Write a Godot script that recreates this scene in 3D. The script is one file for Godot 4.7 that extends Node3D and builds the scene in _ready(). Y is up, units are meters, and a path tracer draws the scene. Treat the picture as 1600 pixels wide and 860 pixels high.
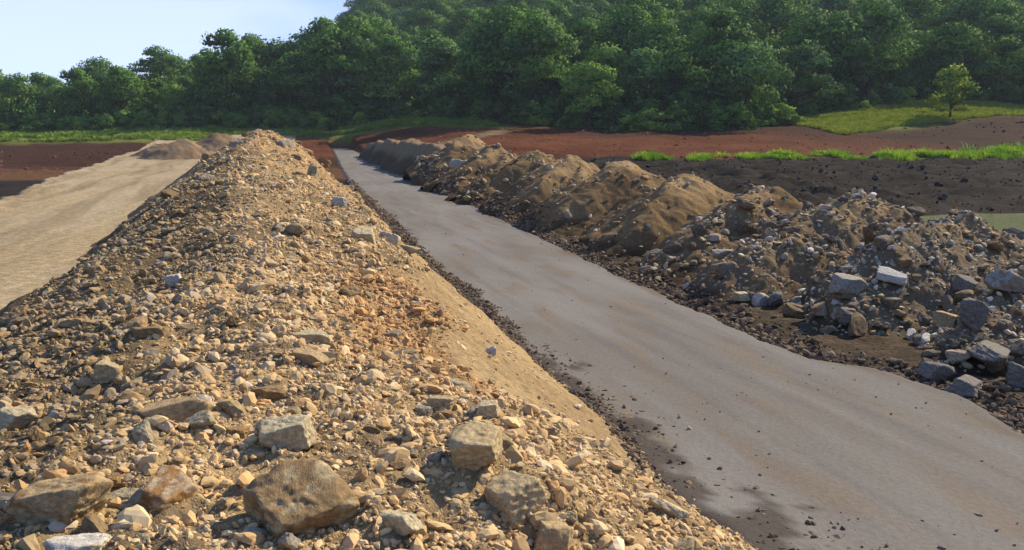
extends Node3D
# World axes: x to the right of the track, y up, -z along the track. "d" below is the distance along the track (-z).

var rng := RandomNumberGenerator.new()
var n_big := FastNoiseLite.new()
var n_mid := FastNoiseLite.new()
var n_fine := FastNoiseLite.new()
var n_patch := FastNoiseLite.new()
var counts := {}
var mats := {}
var gravel_meshes: Array = []
var cut_meshes: Array = []


# ------------------------------------------------------------------ small helpers
func numbered(called: String) -> String:
	var k: int = counts.get(called, 0)
	counts[called] = k + 1
	return called if k == 0 else "%s_%03d" % [called, k]

func tag(o: Node, label: String, category: String, group := "", kind := "") -> void:
	if label: o.set_meta("label", label)
	if category: o.set_meta("category", category)
	if group: o.set_meta("group", group)
	if kind: o.set_meta("kind", kind)

func put(called: String, mesh: Mesh, mat: Material, parent: Node = self) -> MeshInstance3D:
	var o := MeshInstance3D.new()
	o.name = numbered(called) if parent == self else called
	o.mesh = mesh
	if mesh is PrimitiveMesh: mesh.material = mat
	else: mesh.surface_set_material(0, mat)
	parent.add_child(o, true)
	return o

func lut(x: float, xs: Array, ys: Array) -> float:
	if x <= xs[0]: return ys[0]
	for k in range(1, xs.size()):
		if x <= xs[k]:
			return lerpf(ys[k - 1], ys[k], (x - xs[k - 1]) / (xs[k] - xs[k - 1]))
	return ys[ys.size() - 1]

func slut(x: float, xs: Array, ys: Array) -> float:
	if x <= xs[0]: return ys[0]
	for k in range(1, xs.size()):
		if x <= xs[k]:
			return lerpf(ys[k - 1], ys[k], smoothstep(0.0, 1.0, (x - xs[k - 1]) / (xs[k] - xs[k - 1])))
	return ys[ys.size() - 1]

func noise(seed_: int, freq: float, octaves: int, kind := FastNoiseLite.TYPE_SIMPLEX_SMOOTH) -> FastNoiseLite:
	var n := FastNoiseLite.new()
	n.seed = seed_
	n.noise_type = kind
	n.frequency = freq
	n.fractal_type = FastNoiseLite.FRACTAL_FBM if octaves > 1 else FastNoiseLite.FRACTAL_NONE
	n.fractal_octaves = octaves
	return n

func mixc(a: Color, b: Color, t: float) -> Color:
	return a.lerp(b, clampf(t, 0.0, 1.0))

func steps(from: float, to: float, step: Callable) -> PackedFloat32Array:
	var a := PackedFloat32Array()
	var v := from
	while v < to:
		a.append(v)
		v += step.call(v)
	a.append(to)
	return a

# A height field over the given x and d lines, with its own normals; quads wholly under "keep_above" are dropped.
func field(xs: PackedFloat32Array, ds: PackedFloat32Array, height: Callable, colour: Callable, keep = null, wobble := 0.0) -> ArrayMesh:
	var nx := xs.size()
	var nd := ds.size()
	var v := PackedVector3Array()
	var nrm := PackedVector3Array()
	var col := PackedColorArray()
	v.resize(nx * nd)
	nrm.resize(nx * nd)
	col.resize(nx * nd)
	var kept := PackedByteArray()
	kept.resize(nx * nd)
	for j in nd:
		for i in nx:
			var x := xs[i]
			var d := ds[j]
			if wobble > 0.0:
				x += wobble * n_mid.get_noise_2d(x * 3.0 + 7.0, d * 3.0)
				d += wobble * n_mid.get_noise_2d(x * 3.0 - 91.0, d * 3.0)
			var y: float = height.call(x, d)
			v[j * nx + i] = Vector3(x, y, -d)
			kept[j * nx + i] = 1 if keep == null or keep.call(x, d, y) else 0
	for j in nd:
		for i in nx:
			var a := v[j * nx + mini(i + 1, nx - 1)] - v[j * nx + maxi(i - 1, 0)]
			var b := v[mini(j + 1, nd - 1) * nx + i] - v[maxi(j - 1, 0) * nx + i]
			var n := a.cross(b).normalized()
			if n.y < 0.0: n = -n
			nrm[j * nx + i] = n
			if kept[j * nx + i]:
				col[j * nx + i] = colour.call(v[j * nx + i].x, -v[j * nx + i].z, v[j * nx + i].y, n)
	var idx := PackedInt32Array()
	for j in nd - 1:
		for i in nx - 1:
			var p := j * nx + i
			if not (kept[p] or kept[p + 1] or kept[p + nx] or kept[p + nx + 1]): continue
			idx.append_array([p, p + nx, p + 1, p + 1, p + nx, p + nx + 1])
	var arr := []
	arr.resize(Mesh.ARRAY_MAX)
	arr[Mesh.ARRAY_VERTEX] = v
	arr[Mesh.ARRAY_NORMAL] = nrm
	arr[Mesh.ARRAY_COLOR] = col
	arr[Mesh.ARRAY_INDEX] = idx
	var m := ArrayMesh.new()
	m.add_surface_from_arrays(Mesh.PRIMITIVE_TRIANGLES, arr)
	return m


# ------------------------------------------------------------------ textures and materials
func grain_image(size: int, seed_: int, fine: float, coarse: float, lo: float, hi: float, speck := 0.0) -> Image:
	var a := noise(seed_, fine, 3).get_seamless_image(size, size)
	var b := noise(seed_ + 1, coarse, 4).get_seamless_image(size, size)
	var c := noise(seed_ + 2, fine * 0.7, 1, FastNoiseLite.TYPE_CELLULAR).get_seamless_image(size, size)
	var da := a.get_data()
	var db := b.get_data()
	var dc := c.get_data()
	var out := PackedByteArray()
	out.resize(size * size)
	for k in size * size:
		var t := 0.45 * da[k] / 255.0 + 0.4 * db[k] / 255.0 + 0.15 * dc[k] / 255.0
		t = clampf((t - 0.5) * 1.7 + 0.5, 0.0, 1.0)
		if speck > 0.0 and da[k] > 205 and dc[k] > 150: t = minf(1.0, t + speck)
		out[k] = int(255.0 * lerpf(lo, hi, t))
	return Image.create_from_data(size, size, false, Image.FORMAT_L8, out)

func tex(im: Image) -> ImageTexture:
	return ImageTexture.create_from_image(im)

func earth(scale: float, rough: float, albedo: Image, relief: Image, relief_cm: float, fine: Image = null, fine_scale := 1.0, normal_strength := 1.0) -> StandardMaterial3D:
	var m := StandardMaterial3D.new()
	m.vertex_color_use_as_albedo = true
	m.roughness = rough
	m.metallic_specular = 0.12
	m.uv1_triplanar = true
	m.uv1_world_triplanar = true
	m.uv1_scale = Vector3.ONE * scale
	m.albedo_texture = tex(albedo)
	if relief:
		m.heightmap_enabled = true
		m.heightmap_texture = tex(relief)
		m.heightmap_scale = relief_cm
	if fine:
		m.uv2_triplanar = true
		m.uv2_world_triplanar = true
		m.uv2_scale = Vector3.ONE * fine_scale
		m.detail_enabled = true
		m.detail_blend_mode = BaseMaterial3D.BLEND_MODE_MUL
		m.detail_albedo = tex(fine)
	return m

func make_materials() -> void:
	var g1 := grain_image(1024, 3, 0.09, 0.012, 0.62, 1.0, 0.2)
	var g2 := grain_image(1024, 11, 0.05, 0.008, 0.70, 1.0)
	var g3 := grain_image(512, 21, 0.16, 0.03, 0.72, 1.0)
	var relief := grain_image(1024, 31, 0.06, 0.02, 0.0, 1.0)
	mats.heap = earth(1.1, 0.95, g1, relief, 0.9, g2, 0.17)
	mats.sand = earth(0.35, 0.95, g2, relief, 0.8, g3, 0.09)
	mats.track = earth(0.6, 0.8, grain_image(1024, 51, 0.2, 0.02, 0.86, 1.0), relief, 0.35)
	mats.ground = earth(0.15, 0.95, g1, relief, 3.0, g2, 0.023)
	mats.rock = earth(2.6, 0.85, g2, relief, 0.35, g1, 1.7)
	mats.stone = StandardMaterial3D.new()
	mats.stone.vertex_color_use_as_albedo = true
	mats.stone.roughness = 0.88
	mats.stone.metallic_specular = 0.3
	mats.clod = StandardMaterial3D.new()
	mats.clod.vertex_color_use_as_albedo = true
	mats.clod.roughness = 1.0
	mats.clod.metallic_specular = 0.15
	mats.leaf = StandardMaterial3D.new()
	mats.leaf.vertex_color_use_as_albedo = true
	mats.leaf.roughness = 0.85
	mats.leaf.metallic_specular = 0.15
	mats.leaf.backlight_enabled = true
	mats.leaf.backlight = Color(0.62, 0.66, 0.35)
	mats.leaf.cull_mode = BaseMaterial3D.CULL_DISABLED
	mats.bark = earth(1.2, 0.95, g1, relief, 2.0)
	mats.water = StandardMaterial3D.new()
	mats.water.albedo_color = Color(0.16, 0.175, 0.07).linear_to_srgb()
	mats.water.roughness = 0.12
	mats.water.metallic_specular = 0.5
	var rip := noise(77, 0.012, 3).get_seamless_image(512, 512)
	mats.water.uv1_triplanar = true
	mats.water.uv1_world_triplanar = true
	mats.water.uv1_scale = Vector3.ONE * 0.25
	mats.water.heightmap_enabled = true
	mats.water.heightmap_texture = tex(rip)
	mats.water.heightmap_scale = 1.2


# ------------------------------------------------------------------ stones
func ico(subdivisions: int) -> Array:
	var t := (1.0 + sqrt(5.0)) / 2.0
	var v: Array[Vector3] = []
	for p in [[-1, t, 0], [1, t, 0], [-1, -t, 0], [1, -t, 0], [0, -1, t], [0, 1, t], [0, -1, -t], [0, 1, -t], [t, 0, -1], [t, 0, 1], [-t, 0, -1], [-t, 0, 1]]:
		v.append(Vector3(p[0], p[1], p[2]).normalized())
	var f := [0, 11, 5, 0, 5, 1, 0, 1, 7, 0, 7, 10, 0, 10, 11, 1, 5, 9, 5, 11, 4, 11, 10, 2, 10, 7, 6, 7, 1, 8, 3, 9, 4, 3, 4, 2, 3, 2, 6, 3, 6, 8, 3, 8, 9, 4, 9, 5, 2, 4, 11, 6, 2, 10, 8, 6, 7, 9, 8, 1]
	for s in subdivisions:
		var cache := {}
		var g := []
		for k in range(0, f.size(), 3):
			var m := []
			for e in 3:
				var a: int = f[k + e]
				var b: int = f[k + (e + 1) % 3]
				var key := mini(a, b) * 100000 + maxi(a, b)
				if not cache.has(key):
					cache[key] = v.size()
					v.append(((v[a] + v[b]) / 2.0).normalized())
				m.append(cache[key])
			g.append_array([f[k], m[0], m[2], f[k + 1], m[1], m[0], f[k + 2], m[2], m[1], m[0], m[1], m[2]])
		f = g
	return [v, f]

# A broken stone: a ball cut by planes. "blocky" starts from a skewed box; tint, stain and stain share colour it.
func stone_mesh(base: Array, seed_: int, size: Vector3, blocky: float, rough: float, smooth: bool, tint := Color.WHITE, stain := Color.WHITE, stain_at := 9.0) -> ArrayMesh:
	var r := RandomNumberGenerator.new()
	r.seed = seed_
	var planes := []
	if blocky > 0.0:
		for ax in [Vector3.RIGHT, Vector3.LEFT, Vector3.UP, Vector3.DOWN, Vector3.BACK, Vector3.FORWARD]:
			planes.append([(ax + Vector3(r.randfn(), r.randfn(), r.randfn()) * (0.18 + 0.12 * (1.0 - blocky))).normalized(), r.randf_range(0.6, 0.78)])
		for k in 5:
			planes.append([Vector3(r.randfn(), r.randfn(), r.randfn()).normalized(), r.randf_range(0.8, 0.98)])
	else:
		for k in 11:
			planes.append([Vector3(r.randfn(), r.randfn(), r.randfn()).normalized(), r.randf_range(0.5, 0.86)])
	var nz := noise(seed_, 1.3, 4)
	var vs: Array[Vector3] = base[0]
	var fs: Array = base[1]
	var out := PackedVector3Array()
	var cols := PackedColorArray()
	for q in vs:
		var rad := 1.12
		for p in planes:
			var c: float = q.dot(p[0])
			if c > 0.02: rad = minf(rad, p[1] / c)
		rad += rough * nz.get_noise_3dv(q * 2.0 + Vector3(5, 0, 3)) + 0.35 * rough * nz.get_noise_3dv(q * 7.0)
		if smooth: rad += 0.016 * sin(q.dot(Vector3(0.35, 0.9, 0.2)) * 17.0 + 4.0 * nz.get_noise_3dv(q * 1.5)) + 0.022 * absf(nz.get_noise_3dv(q * 4.0 + Vector3(9, 9, 9)))
		out.append(q * rad * size * 0.62)
		var st := nz.get_noise_3dv(q * 1.1 + Vector3(40, 2, 9)) * 2.0
		var c2 := mixc(tint, stain, (st - stain_at) * 2.5 + 0.5)
		var w := 1.0 + 0.3 * nz.get_noise_3dv(q * 3.0 + Vector3(-20, 2, 9))
		cols.append(Color(c2.r * w, c2.g * w, c2.b * w))
	var arr := []
	arr.resize(Mesh.ARRAY_MAX)
	var idx := PackedInt32Array()
	for k in range(0, fs.size(), 3): idx.append_array([fs[k], fs[k + 2], fs[k + 1]])
	if smooth:
		var nr := PackedVector3Array()
		nr.resize(out.size())
		for k in range(0, fs.size(), 3):
			var n := (out[fs[k + 1]] - out[fs[k]]).cross(out[fs[k + 2]] - out[fs[k]])
			for e in 3: nr[fs[k + e]] += n
		for k in nr.size():
			nr[k] = nr[k].normalized()
			if nr[k].dot(vs[k]) < 0.0: nr[k] = -nr[k]
		arr[Mesh.ARRAY_NORMAL] = nr
	arr[Mesh.ARRAY_VERTEX] = out
	arr[Mesh.ARRAY_COLOR] = cols
	arr[Mesh.ARRAY_INDEX] = idx
	var m := ArrayMesh.new()
	m.add_surface_from_arrays(Mesh.PRIMITIVE_TRIANGLES, arr)
	return m

func turned(flat := 1.0) -> Basis:
	var b := Basis(Vector3.UP, rng.randf() * TAU)
	return Basis(Vector3(rng.randfn(), 0, rng.randfn()).normalized(), rng.randfn() * flat) * b

# Copies of small stones, one MultiMesh for each mesh shape; "where" holds [position, size, colour].
func scatter(called: String, piece: String, where: Array, meshes: Array, mat: Material, parent: Node, squash := 0.75, flat := 1.0) -> Node3D:
	var holder := Node3D.new()
	holder.name = called
	holder.set_meta("kind", "stuff")
	parent.add_child(holder, true)
	var lots := []
	for k in meshes.size(): lots.append([])
	for w in where: lots[rng.randi() % meshes.size()].append(w)
	for k in meshes.size():
		if lots[k].is_empty(): continue
		var mm := MultiMesh.new()
		mm.transform_format = MultiMesh.TRANSFORM_3D
		mm.use_colors = true
		mm.mesh = meshes[k]
		mm.instance_count = lots[k].size()
		for i in lots[k].size():
			var w = lots[k][i]
			var s: float = w[1]
			var b := turned(flat).scaled_local(Vector3(s * rng.randf_range(0.8, 1.3), s * squash * rng.randf_range(0.75, 1.2), s * rng.randf_range(0.8, 1.15)))
			mm.set_instance_transform(i, Transform3D(b, w[0]))
			mm.set_instance_color(i, w[2])
		var o := MultiMeshInstance3D.new()
		o.name = piece
		o.multimesh = mm
		o.material_override = mat
		o.set_meta("kind", "stuff")
		holder.add_child(o, true)
	return holder

const TAN := [Color(0.42, 0.315, 0.17), Color(0.48, 0.375, 0.215), Color(0.35, 0.25, 0.13), Color(0.50, 0.41, 0.255), Color(0.38, 0.24, 0.11), Color(0.29, 0.205, 0.11), Color(0.44, 0.30, 0.16), Color(0.40, 0.325, 0.205), Color(0.40, 0.35, 0.265), Color(0.60, 0.53, 0.40)]
const GREY := [Color(0.17, 0.16, 0.145), Color(0.21, 0.20, 0.18), Color(0.25, 0.235, 0.205), Color(0.14, 0.135, 0.13), Color(0.31, 0.28, 0.235), Color(0.27, 0.21, 0.135), Color(0.21, 0.165, 0.105), Color(0.45, 0.42, 0.37), Color(0.185, 0.18, 0.175)]

func pick(palette: Array, shift := 1.0) -> Color:
	var c: Color = palette[mini(int(rng.randf() * rng.randf_range(0.75, 1.0) * palette.size()), palette.size() - 1)]
	var k := shift * rng.randf_range(0.85, 1.32)
	return Color(c.r * k, c.g * k, c.b * k)


# ------------------------------------------------------------------ the lie of the land
const LAND_D := [0.0, 26.0, 36.5, 40.0, 52.0, 75.0, 95.0, 115.0, 135.0, 155.0, 200.0, 240.0, 280.0, 420.0]
const LAND := {
	-260: [-0.5, -0.5, -0.4, -0.3, -0.2, 0.0, 0.3, 0.7, 1.0, 1.5, 2.5, 3.0, 3.5, 3.0],
	-70: [-0.4, -0.3, -0.2, -0.1, 0.0, 0.1, 0.4, 0.9, 1.6, 2.8, 3.6, 3.8, 3.6, 3.0],
	-40: [-0.4, -0.3, -0.2, -0.1, 0.0, 0.1, 0.5, 1.0, 1.8, 3.1, 6.0, 7.5, 7.5, 7.0],
	-25: [-0.3, -0.2, -0.1, 0.0, 0.0, 0.1, 0.5, 1.0, 2.0, 3.7, 9.0, 12.5, 14.0, 15.0],
	0: [-0.6, -0.6, -0.5, -0.3, -0.1, 0.0, 0.35, 0.8, 1.3, 3.9, 11.0, 17.0, 21.5, 27.0],
	18: [-1.1, -1.2, -1.2, -0.6, 0.0, 0.9, 2.0, 3.1, 4.6, 6.6, 11.5, 17.5, 24.5, 50.0],
	40: [-1.2, -1.5, -1.5, -0.5, 0.0, 1.15, 2.2, 3.7, 5.4, 7.4, 14.0, 22.0, 31.0, 70.0],
	70: [-1.2, -1.5, -1.5, -0.5, 0.0, 1.05, 2.3, 4.6, 7.0, 9.6, 17.0, 26.0, 36.0, 78.0],
	100: [-1.2, -1.5, -1.5, -0.5, 0.0, 1.0, 2.3, 6.0, 9.0, 12.0, 20.0, 29.5, 40.0, 84.0],
	300: [-1.2, -1.5, -1.5, -0.5, 0.0, 1.0, 2.5, 7.0, 11.0, 16.0, 30.0, 44.0, 58.0, 90.0],
}
var land_x := []
const WOOD_X := [-300.0, -55.0, -20.0, 0.0, 12.0, 25.0, 42.0, 60.0, 80.0, 100.0, 300.0]
const WOOD_D := [169.0, 165.0, 162.0, 159.0, 156.0, 142.0, 118.0, 116.0, 127.0, 132.0, 132.0]

func wood_edge(x: float) -> float:
	return lut(x, WOOD_X, WOOD_D)

func land_y(x: float, d: float) -> float:
	var k := 1
	while k < land_x.size() - 1 and x > land_x[k]: k += 1
	var t := clampf((x - land_x[k - 1]) / float(land_x[k] - land_x[k - 1]), 0.0, 1.0)
	t = lerpf(t, smoothstep(0.0, 1.0, t), 0.5)
	return lerpf(lut(d, LAND_D, LAND[land_x[k - 1]]), lut(d, LAND_D, LAND[land_x[k]]), t)

func track_y(d: float) -> float:
	return 1.2 * smoothstep(58.0, 142.0, d) + 0.03 * n_big.get_noise_2d(d * 0.6, 4.0)

func track_left(d: float) -> float:
	return lut(d, [0.0, 8.0, 20.0, 32.0, 55.0, 140.0], [2.95, 2.75, 2.4, 2.2, 1.9, 1.9]) + 0.14 * n_mid.get_noise_2d(d * 0.9, 50.0) + 0.05 * n_mid.get_noise_2d(d * 5.0, 80.0)

func track_right(d: float) -> float:
	return lut(d, [0.0, 7.0, 8.2, 9.4, 10.0, 11.0, 16.0, 24.0, 38.0, 62.0, 100.0, 140.0], [6.4, 6.55, 6.8, 6.65, 6.05, 5.9, 6.0, 6.05, 6.2, 6.0, 5.1, 4.3]) + 0.12 * n_mid.get_noise_2d(d * 0.8, 20.0) + 0.05 * n_mid.get_noise_2d(d * 4.0, -33.0)

func dark_edge(d: float) -> float:   # how wide the strip of damp dark earth along the track's left edge is
	return lut(d, [0.0, 3.5, 5.0, 7.0, 9.0, 10.5, 12.0, 15.0, 17.0, 20.0, 26.0, 60.0], [0.35, 0.5, 0.75, 0.7, 0.5, 0.45, 0.12, 0.3, 0.16, 0.14, 0.3, 0.15]) * (1.0 + 0.9 * n_mid.get_noise_2d(d * 0.8, 140.0))

func bench_left(d: float) -> float:
	return lut(d, [0.0, 20.0, 34.0, 49.0, 68.0, 107.0, 165.0], [-9.0, -9.8, -10.8, -13.7, -16.3, -21.0, -26.0]) + 0.5 * n_big.get_noise_2d(d * 1.2, 9.0) + 0.2 * n_mid.get_noise_2d(d * 1.1, 3.0)

func ground_y(x: float, d: float) -> float:
	var y := land_y(x, d)
	# the made-up bank that carries the track and the heaps
	var top := track_y(d) - 0.03 - maxf(0.0, x - 13.2) / 1.6 - maxf(0.0, bench_left(d) - 0.4 - x) / 1.4
	if d < 150.0:
		y = maxf(y, top)
	# churned soil beyond the bank, rough turned earth
	var churn := smoothstep(12.5, 15.0, x) * smoothstep(37.0, 40.5, d) * (1.0 - smoothstep(66.0, 74.0, d))
	y += churn * (0.75 * n_mid.get_noise_2d(x * 0.42, d * 0.42) + 0.2 * n_fine.get_noise_2d(x * 0.7, d * 0.7))
	y += 0.3 * n_mid.get_noise_2d(x * 0.3, d * 0.3) * smoothstep(68.0, 80.0, d) + 0.12 * n_fine.get_noise_2d(x * 0.3, d * 0.3) * smoothstep(68.0, 80.0, d)
	# clods along the right edge of the track
	if d < 146.0 and x > -1.0 and x < 9.0:
		var bed := minf(smoothstep(1.0, 0.0, track_left(d) - x), smoothstep(0.9, 0.1, x - track_right(d))) * smoothstep(146.0, 142.0, d)
		y = lerpf(y, minf(y, track_y(d) - 0.07), bed)
	var tr := track_right(d)
	var shoulder := smoothstep(tr, tr + 0.5, x) * (1.0 - smoothstep(7.4, 8.2, x)) * (1.0 - smoothstep(60.0, 80.0, d))
	y += shoulder * (0.05 + 0.09 * n_mid.get_noise_2d(x * 1.4, d * 1.4) + 0.05 * n_fine.get_noise_2d(x, d))
	return y

func ground_colour(x: float, d: float, y: float, _n: Vector3) -> Color:
	var p := n_patch.get_noise_2d(x, d)
	var q := n_mid.get_noise_2d(x * 0.35, d * 0.35)
	var dd := d + 4.0 * p + 2.0 * q
	var soil := mixc(Color(0.034, 0.027, 0.022), Color(0.058, 0.047, 0.038), 0.5 + 1.2 * q)
	var red := mixc(Color(0.150, 0.050, 0.022), Color(0.225, 0.082, 0.036), 0.5 + 1.3 * p + 0.8 * q)
	var brown := mixc(Color(0.088, 0.042, 0.026), Color(0.060, 0.036, 0.026), 0.5 + 1.5 * q)
	var grass := mixc(mixc(Color(0.14, 0.19, 0.03), Color(0.27, 0.29, 0.06), 0.5 + 1.4 * p), Color(0.17, 0.14, 0.06), 0.9 * q)
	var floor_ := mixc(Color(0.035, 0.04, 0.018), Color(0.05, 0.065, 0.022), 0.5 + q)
	var edge := wood_edge(x)
	var c: Color
	if x > 3.0 + 6.0 * p and x > -4.0:
		c = soil
		c = mixc(c, mixc(red, brown, smoothstep(52.0, 75.0, x + 16.0 * p)), smoothstep(73.5, 77.5, dd))
		c = mixc(c, brown, 0.75 * smoothstep(103.0, 108.0, dd) * smoothstep(28.0, 36.0, x))
		c = mixc(c, grass, smoothstep(edge - 19.0, edge - 14.0, dd) * smoothstep(66.0, 76.0, x + 8.0 * q))
		c = mixc(c, grass, 0.9 * smoothstep(edge - 17.0, edge - 12.0, dd) * (1.0 - smoothstep(24.0, 30.0, x)))
	else:
		c = mixc(soil, Color(0.20, 0.105, 0.05), smoothstep(60.0, 66.0, dd))
		c = mixc(c, mixc(brown, red, 0.15), smoothstep(76.0, 88.0, dd))
		c = mixc(c, red, smoothstep(-9.0, -4.0, x) * smoothstep(100.0, 112.0, dd))
		var from := lerpf(edge - 27.0, edge - 15.0, smoothstep(-17.0, -7.0, x))
		c = mixc(c, grass, smoothstep(from, from + 6.0, dd))
	if x > 5.0 and x < 9.5 and d < 75.0:
		c = mixc(c, mixc(Color(0.06, 0.045, 0.034), Color(0.15, 0.11, 0.07), 0.35 + 1.2 * q), 1.0)
	var along := clampf((d - 100.0) / 20.0, 0.0, 1.0)
	c = mixc(c, Color(0.30, 0.21, 0.12), smoothstep(2.3, 1.3, Vector2(x - lerpf(12.0, 24.0, along), d - lerpf(100.0, 120.0, along)).length() + q))   # the pale ramp behind the long bank
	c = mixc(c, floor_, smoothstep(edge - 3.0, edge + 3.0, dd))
	return c

# The long rubble heap: its cross-section as six points (left toe, left shoulder, crest, right shoulder, sand top, right toe) at distances along it.
const HEAP_D := [-4.0, 0.0, 3.0, 7.0, 11.0, 15.0, 24.0, 33.0, 40.0, 45.0, 50.0, 55.0]
const HEAP_X := [
	[-4.4, -4.4, -4.0, -3.5, -3.7, -4.0, -4.9, -5.8, -5.6, -5.0, -4.0, -2.4],
	[-3.0, -2.9, -2.6, -2.3, -2.45, -2.65, -3.0, -3.4, -3.0, -2.7, -2.4, -2.0],
	[-0.9, -0.9, -0.8, -0.75, -1.0, -1.3, -1.9, -2.3, -2.2, -1.8, -1.6, -1.4],
	[1.0, 1.0, 1.0, 0.85, 0.85, 0.75, -0.2, -0.7, -0.9, -0.7, -0.6, -0.6],
	[2.5, 2.5, 2.2, 1.5, 1.45, 1.4, 1.05, 0.9, 0.8, 0.6, 0.4, 0.0],
	[3.3, 3.2, 3.05, 2.85, 2.65, 2.5, 2.25, 2.1, 1.95, 1.8, 1.5, 0.9]]
const HEAP_Y := [
	[0.6, 0.6, 0.6, 0.65, 0.65, 0.65, 0.65, 0.65, 0.6, 0.6, 0.5, 0.0],
	[0.7, 0.85, 1.0, 1.25, 1.46, 1.62, 2.0, 2.4, 2.6, 2.1, 1.0, 0.0],
	[0.9, 1.15, 1.27, 1.55, 1.82, 2.0, 2.42, 2.85, 3.08, 2.75, 1.3, 0.0],
	[0.8, 0.95, 1.05, 1.2, 1.38, 1.5, 1.85, 2.15, 2.4, 2.1, 1.1, 0.0],
	[0.35, 0.4, 0.45, 0.8, 0.88, 0.86, 0.75, 0.7, 0.75, 0.7, 0.4, 0.0],
	[-0.08, -0.08, -0.08, -0.08, -0.08, -0.08, -0.08, -0.08, -0.08, -0.08, -0.08, -0.1]]

func heap_station(d: float) -> PackedFloat32Array:
	var k := 1
	while k < HEAP_D.size() - 1 and d > HEAP_D[k]: k += 1
	var t := clampf((d - HEAP_D[k - 1]) / (HEAP_D[k] - HEAP_D[k - 1]), 0.0, 1.0)
	var s := PackedFloat32Array()
	for i in 6:
		s.append(lerpf(HEAP_X[i][k - 1], HEAP_X[i][k], t))
		s.append(lerpf(HEAP_Y[i][k - 1], HEAP_Y[i][k], t))
	return s

func across(s: PackedFloat32Array, x: float) -> float:
	if x <= s[0]: return s[1] - (s[0] - x) * 0.7
	for i in range(1, 6):
		if x <= s[i * 2]:
			return lerpf(s[i * 2 - 1], s[i * 2 + 1], (x - s[i * 2 - 2]) / (s[i * 2] - s[i * 2 - 2]))
	return s[11] - (x - s[10]) * 0.5

var last_d := -999.0
var last_s := PackedFloat32Array()

func heap_sand(x: float, d: float) -> float:   # the bare sandy strip low on the side facing the track
	if d != last_d:
		last_d = d
		last_s = heap_station(d)
	var t := (x - last_s[8]) / (last_s[10] - last_s[8])
	t += 0.3 * n_mid.get_noise_2d(x * 1.1 + 30.0, d * 0.7)
	var wider := 0.3 * smoothstep(5.0, 7.0, d) * (1.0 - smoothstep(13.0, 19.0, d))
	return smoothstep(-0.12 - wider, 0.1 - wider, t) * smoothstep(4.8, 7.0, d) * (1.0 - smoothstep(26.0, 34.0, d))

func heap_y(x: float, d: float) -> float:
	var s := heap_station(d)
	var y := (across(s, x - 0.32) + across(s, x) * 1.2 + across(s, x + 0.32)) / 3.2
	var sand := heap_sand(x, d)
	var lump := 0.2 * n_big.get_noise_2d(x * 2.2, d * 2.2) + 0.11 * n_mid.get_noise_2d(x * 1.3, d * 1.3) + 0.045 * n_fine.get_noise_2d(x * 1.5, d * 1.5)
	lump += 0.18 * smoothstep(20.0, 35.0, d) * n_mid.get_noise_2d(x * 0.5 + 60.0, d * 0.5)
	var w := lerpf(1.0, 0.6, sand) * smoothstep(0.0, 0.35, y + 0.15)
	return y + lump * w

func rusty(x: float, d: float) -> float:   # the patch of rust coloured gravel on the side facing the track
	var r := Vector2((x - 0.95) / 0.75, (d - 8.3) / 2.6).length() + 0.8 * n_mid.get_noise_2d(x * 0.8 + 21.0, d * 0.5)
	return smoothstep(1.1, 0.6, r)

func shaded_earth_side(x: float, d: float) -> float:   # darker side away from the track: earthier, with shade painted into the colour
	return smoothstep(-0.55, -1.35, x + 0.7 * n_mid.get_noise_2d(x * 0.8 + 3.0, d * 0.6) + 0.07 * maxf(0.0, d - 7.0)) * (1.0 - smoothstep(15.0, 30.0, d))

func heap_colour(x: float, d: float, _y: float, _n: Vector3) -> Color:
	var p := n_patch.get_noise_2d(x * 4.0, d * 4.0)
	var q := n_mid.get_noise_2d(x * 1.2, d * 1.2)
	var c := mixc(Color(0.27, 0.19, 0.10), Color(0.37, 0.27, 0.15), 0.5 + 1.2 * p)
	c = mixc(c, Color(0.185, 0.14, 0.09), 0.4 + 1.6 * q)
	c = mixc(c, Color(0.34, 0.19, 0.08), rusty(x, d) * 0.6)
	c = mixc(c, Color(0.10, 0.077, 0.05), 0.75 * shaded_earth_side(x, d))  # dark earth, deepened to paint in the slope's shade
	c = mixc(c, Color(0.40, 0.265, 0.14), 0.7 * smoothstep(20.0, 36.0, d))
	c = mixc(c, mixc(Color(0.37, 0.275, 0.155), Color(0.29, 0.21, 0.12), 0.5 + 1.5 * q), heap_sand(x, d))
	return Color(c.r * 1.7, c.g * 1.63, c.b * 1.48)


# ------------------------------------------------------------------ plants
func tube(v: PackedVector3Array, nr: PackedVector3Array, c: PackedColorArray, idx: PackedInt32Array, path: Array, r0: float, r1: float, sides: int, col: Color) -> void:
	var at := v.size()
	for k in path.size():
		var p: Vector3 = path[k]
		var ax: Vector3 = (path[mini(k + 1, path.size() - 1)] - path[maxi(k - 1, 0)]).normalized()
		var u := ax.cross(Vector3(0.31, 0.2, 0.93)).normalized()
		var w := ax.cross(u)
		var r := lerpf(r0, r1, float(k) / (path.size() - 1))
		for s in sides:
			var o := u * cos(TAU * s / sides) + w * sin(TAU * s / sides)
			v.append(p + o * r)
			nr.append(o)
			c.append(col)
	for k in path.size() - 1:
		for s in sides:
			var a := at + k * sides + s
			var b := at + k * sides + (s + 1) % sides
			idx.append_array([a, a + sides, b, b, a + sides, b + sides])

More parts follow.
